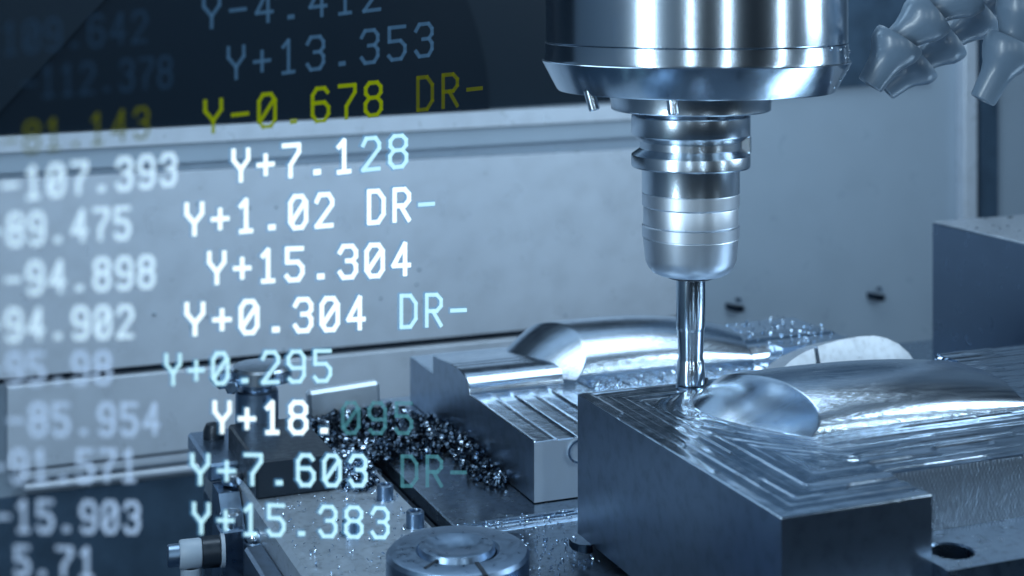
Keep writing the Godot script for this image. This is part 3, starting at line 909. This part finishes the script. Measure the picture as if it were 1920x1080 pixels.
func overlaid_rows() -> void:  # not part of the machine: double-exposed screen numbers built as glowing strokes
	var t := thing("overlaid_numbers", "sharp overlaid rows of Y coordinates, glowing and unsupported, left of the spindle", "overlay")
	t.position = Vector3(-361.2, 0, 199.2) * MM
	t.rotation.y = deg_to_rad(38.2)
	var t2 := thing("overlaid_numbers", "blurred overlaid column of glowing numbers at the far left edge", "overlay")
	t2.position = Vector3(-367.3, 0, 293.8) * MM
	t2.rotation.y = deg_to_rad(51.24)
	# ink and stroke of each kind of row
	var inks := {
		"faint": [ink(Color(0.25, 0.42, 0.60), 0.45, 0.22), 1.7], "blue": [ink(Color(0.33, 0.52, 0.70), 0.75, 0.45), 1.6], "yellow": [ink(Color(0.56, 0.66, 0.05), 1.0, 0.66), 1.7],
		"olive": [ink(Color(0.50, 0.56, 0.05), 0.6, 0.40), 1.7], "white": [ink(Color(0.90, 0.98, 1.0), 2.3, 0.92), 2.1], "cyan": [ink(Color(0.74, 0.94, 1.0), 1.9, 0.66), 1.75],
		"teal": [ink(Color(0.40, 0.72, 0.80), 0.9, 0.34), 1.8], "mist": [ink(Color(0.78, 0.91, 1.0), 2.0, 0.52), 2.4], "haze": [ink(Color(0.70, 0.84, 1.0), 1.6, 0.35), 2.4]}
	# text, place and height of its first and of its last sign (mm in the display's plane), ink, then ink from which sign on
	var rows := [
		["Y-4.412 -", 102.9, 276.4, 251.8, 284.1, 12.2, 14.9, "blue", "faint", 8], ["Y+13.353", 117.2, 256.3, 250.9, 260.1, 12.4, 14.8, "blue", "blue", 9], ["Y-0.678 DR-", 103.8, 236.5, 296.3, 234.9, 12.2, 15.7, "yellow", "olive", 8],
		["Y+7.128", 120.1, 216.0, 229.7, 210.5, 12.1, 14.0, "white", "cyan", 5], ["Y+1.02 DR-", 93.2, 198.7, 253.2, 184.0, 11.6, 14.4, "white", "cyan", 9], ["Y+15.304", 105.9, 178.3, 232.3, 161.3, 11.8, 14.0, "white", "white", 9],
		["Y+0.304 DR-", 93.5, 161.1, 281.4, 129.3, 11.6, 14.9, "white", "cyan", 8], ["Y+0.295", 81.6, 144.8, 172.9, 126.0, 11.0, 12.6, "cyan", "cyan", 9], ["Y+18.095", 109.0, 120.4, 234.0, 88.8, 11.5, 13.6, "white", "teal", 5],
		["Y+7.603 DR-", 96.5, 103.8, 281.4, 51.3, 11.1, 14.1, "cyan", "teal", 8], ["Y+15.383", 97.1, 85.1, 215.3, 47.0, 11.1, 13.0, "cyan", "cyan", 9], ["109.642", 4.7, 273.6, 71.4, 274.5, 7.9, 9.1, "faint", "faint", -1],
		["-112.378", 13.2, 261.1, 87.1, 259.5, 8.0, 9.4, "faint", "faint", -1], ["-81.143", 4.7, 246.4, 72.4, 244.6, 7.9, 9.1, "olive", "olive", -1], ["-107.393", 4.7, 234.4, 89.2, 228.1, 7.9, 9.4, "mist", "mist", -1],
		["-89.475", -2.3, 223.1, 61.4, 215.3, 7.7, 8.9, "mist", "mist", -1], ["-94.898", 5.9, 208.9, 75.6, 197.9, 7.9, 9.1, "mist", "mist", -1], ["-94.902", -3.5, 198.4, 63.0, 185.1, 7.7, 8.9, "mist", "mist", -1],
		["-95.98", -2.8, 186.8, 50.4, 174.1, 7.7, 8.7, "haze", "haze", -1], ["-85.954", 7.1, 170.7, 78.8, 151.1, 7.9, 9.2, "haze", "haze", -1], ["-91.571", -1.2, 160.7, 65.4, 140.6, 7.8, 9.0, "haze", "haze", -1],
		["-15.903", 1.2, 146.8, 66.7, 124.3, 7.7, 8.8, "haze", "haze", -1], ["5.71", 10.0, 131.5, 41.8, 119.5, 7.5, 8.1, "haze", "haze", -1]]
	var shapes := {}
	var bloom := ink(Color(0.45, 0.75, 1.0), 1.2, 0.20)
	for q in rows:
		var text: String = q[0]
		var row := Node3D.new()
		var home := t2 if q[9] < 0 else t
		row.name = numbered("number_row", home)
		row.set_meta("label", {"yellow": "yellow ", "olive": "yellow ", "faint": "faint blue ", "blue": "dim blue "}.get(q[7], "white ") + "glowing overlaid row reading " + text)
		home.add_child(row, true)
		var last := text.length() - 1
		for i in text.length():
			var ch := text[i]
			if ch == " ":
				continue
			var kind: String = q[8] if q[9] > 0 and i >= q[9] else q[7]
			var thick: float = inks[kind][1]
			var key := ch + kind
			if not shapes.has(key):
				var m := strokes(ch, thick, 0.0).mesh()
				m.surface_set_material(0, inks[kind][0])
				if kind in ["white", "cyan"]:       # painted bloom: a wider translucent glowing copy behind each stroke
					var b := strokes(ch, thick * 1.75, -0.6)
					var a := []
					a.resize(Mesh.ARRAY_MAX)
					a[Mesh.ARRAY_VERTEX] = b.v
					a[Mesh.ARRAY_NORMAL] = b.n
					m.add_surface_from_arrays(Mesh.PRIMITIVE_TRIANGLES, a)
					m.surface_set_material(1, bloom)
				shapes[key] = m
			var f := float(i) / last
			var bend := 0.2 if q[9] > 0 else 0.15
			var o := obj("overlaid_character", shapes[key], null, row)
			var sy: float = lerpf(q[5], q[6], f) / 14.0
			var step: float = (q[3] - q[1]) / last * (1.0 - bend * (1.0 - 2.0 * f))
			var sx := step * 0.60 / 8.4
			o.position = Vector3(lerpf(q[1], q[3], f - bend * f * (1.0 - f)), lerpf(q[2], q[4], f - bend * f * (1.0 - f)), 0) * MM
			o.basis = Basis(Vector3(sx, sx * (q[4] - q[2]) / (q[3] - q[1]), 0), Vector3(0, sy, 0), Vector3(0, 0, 1))
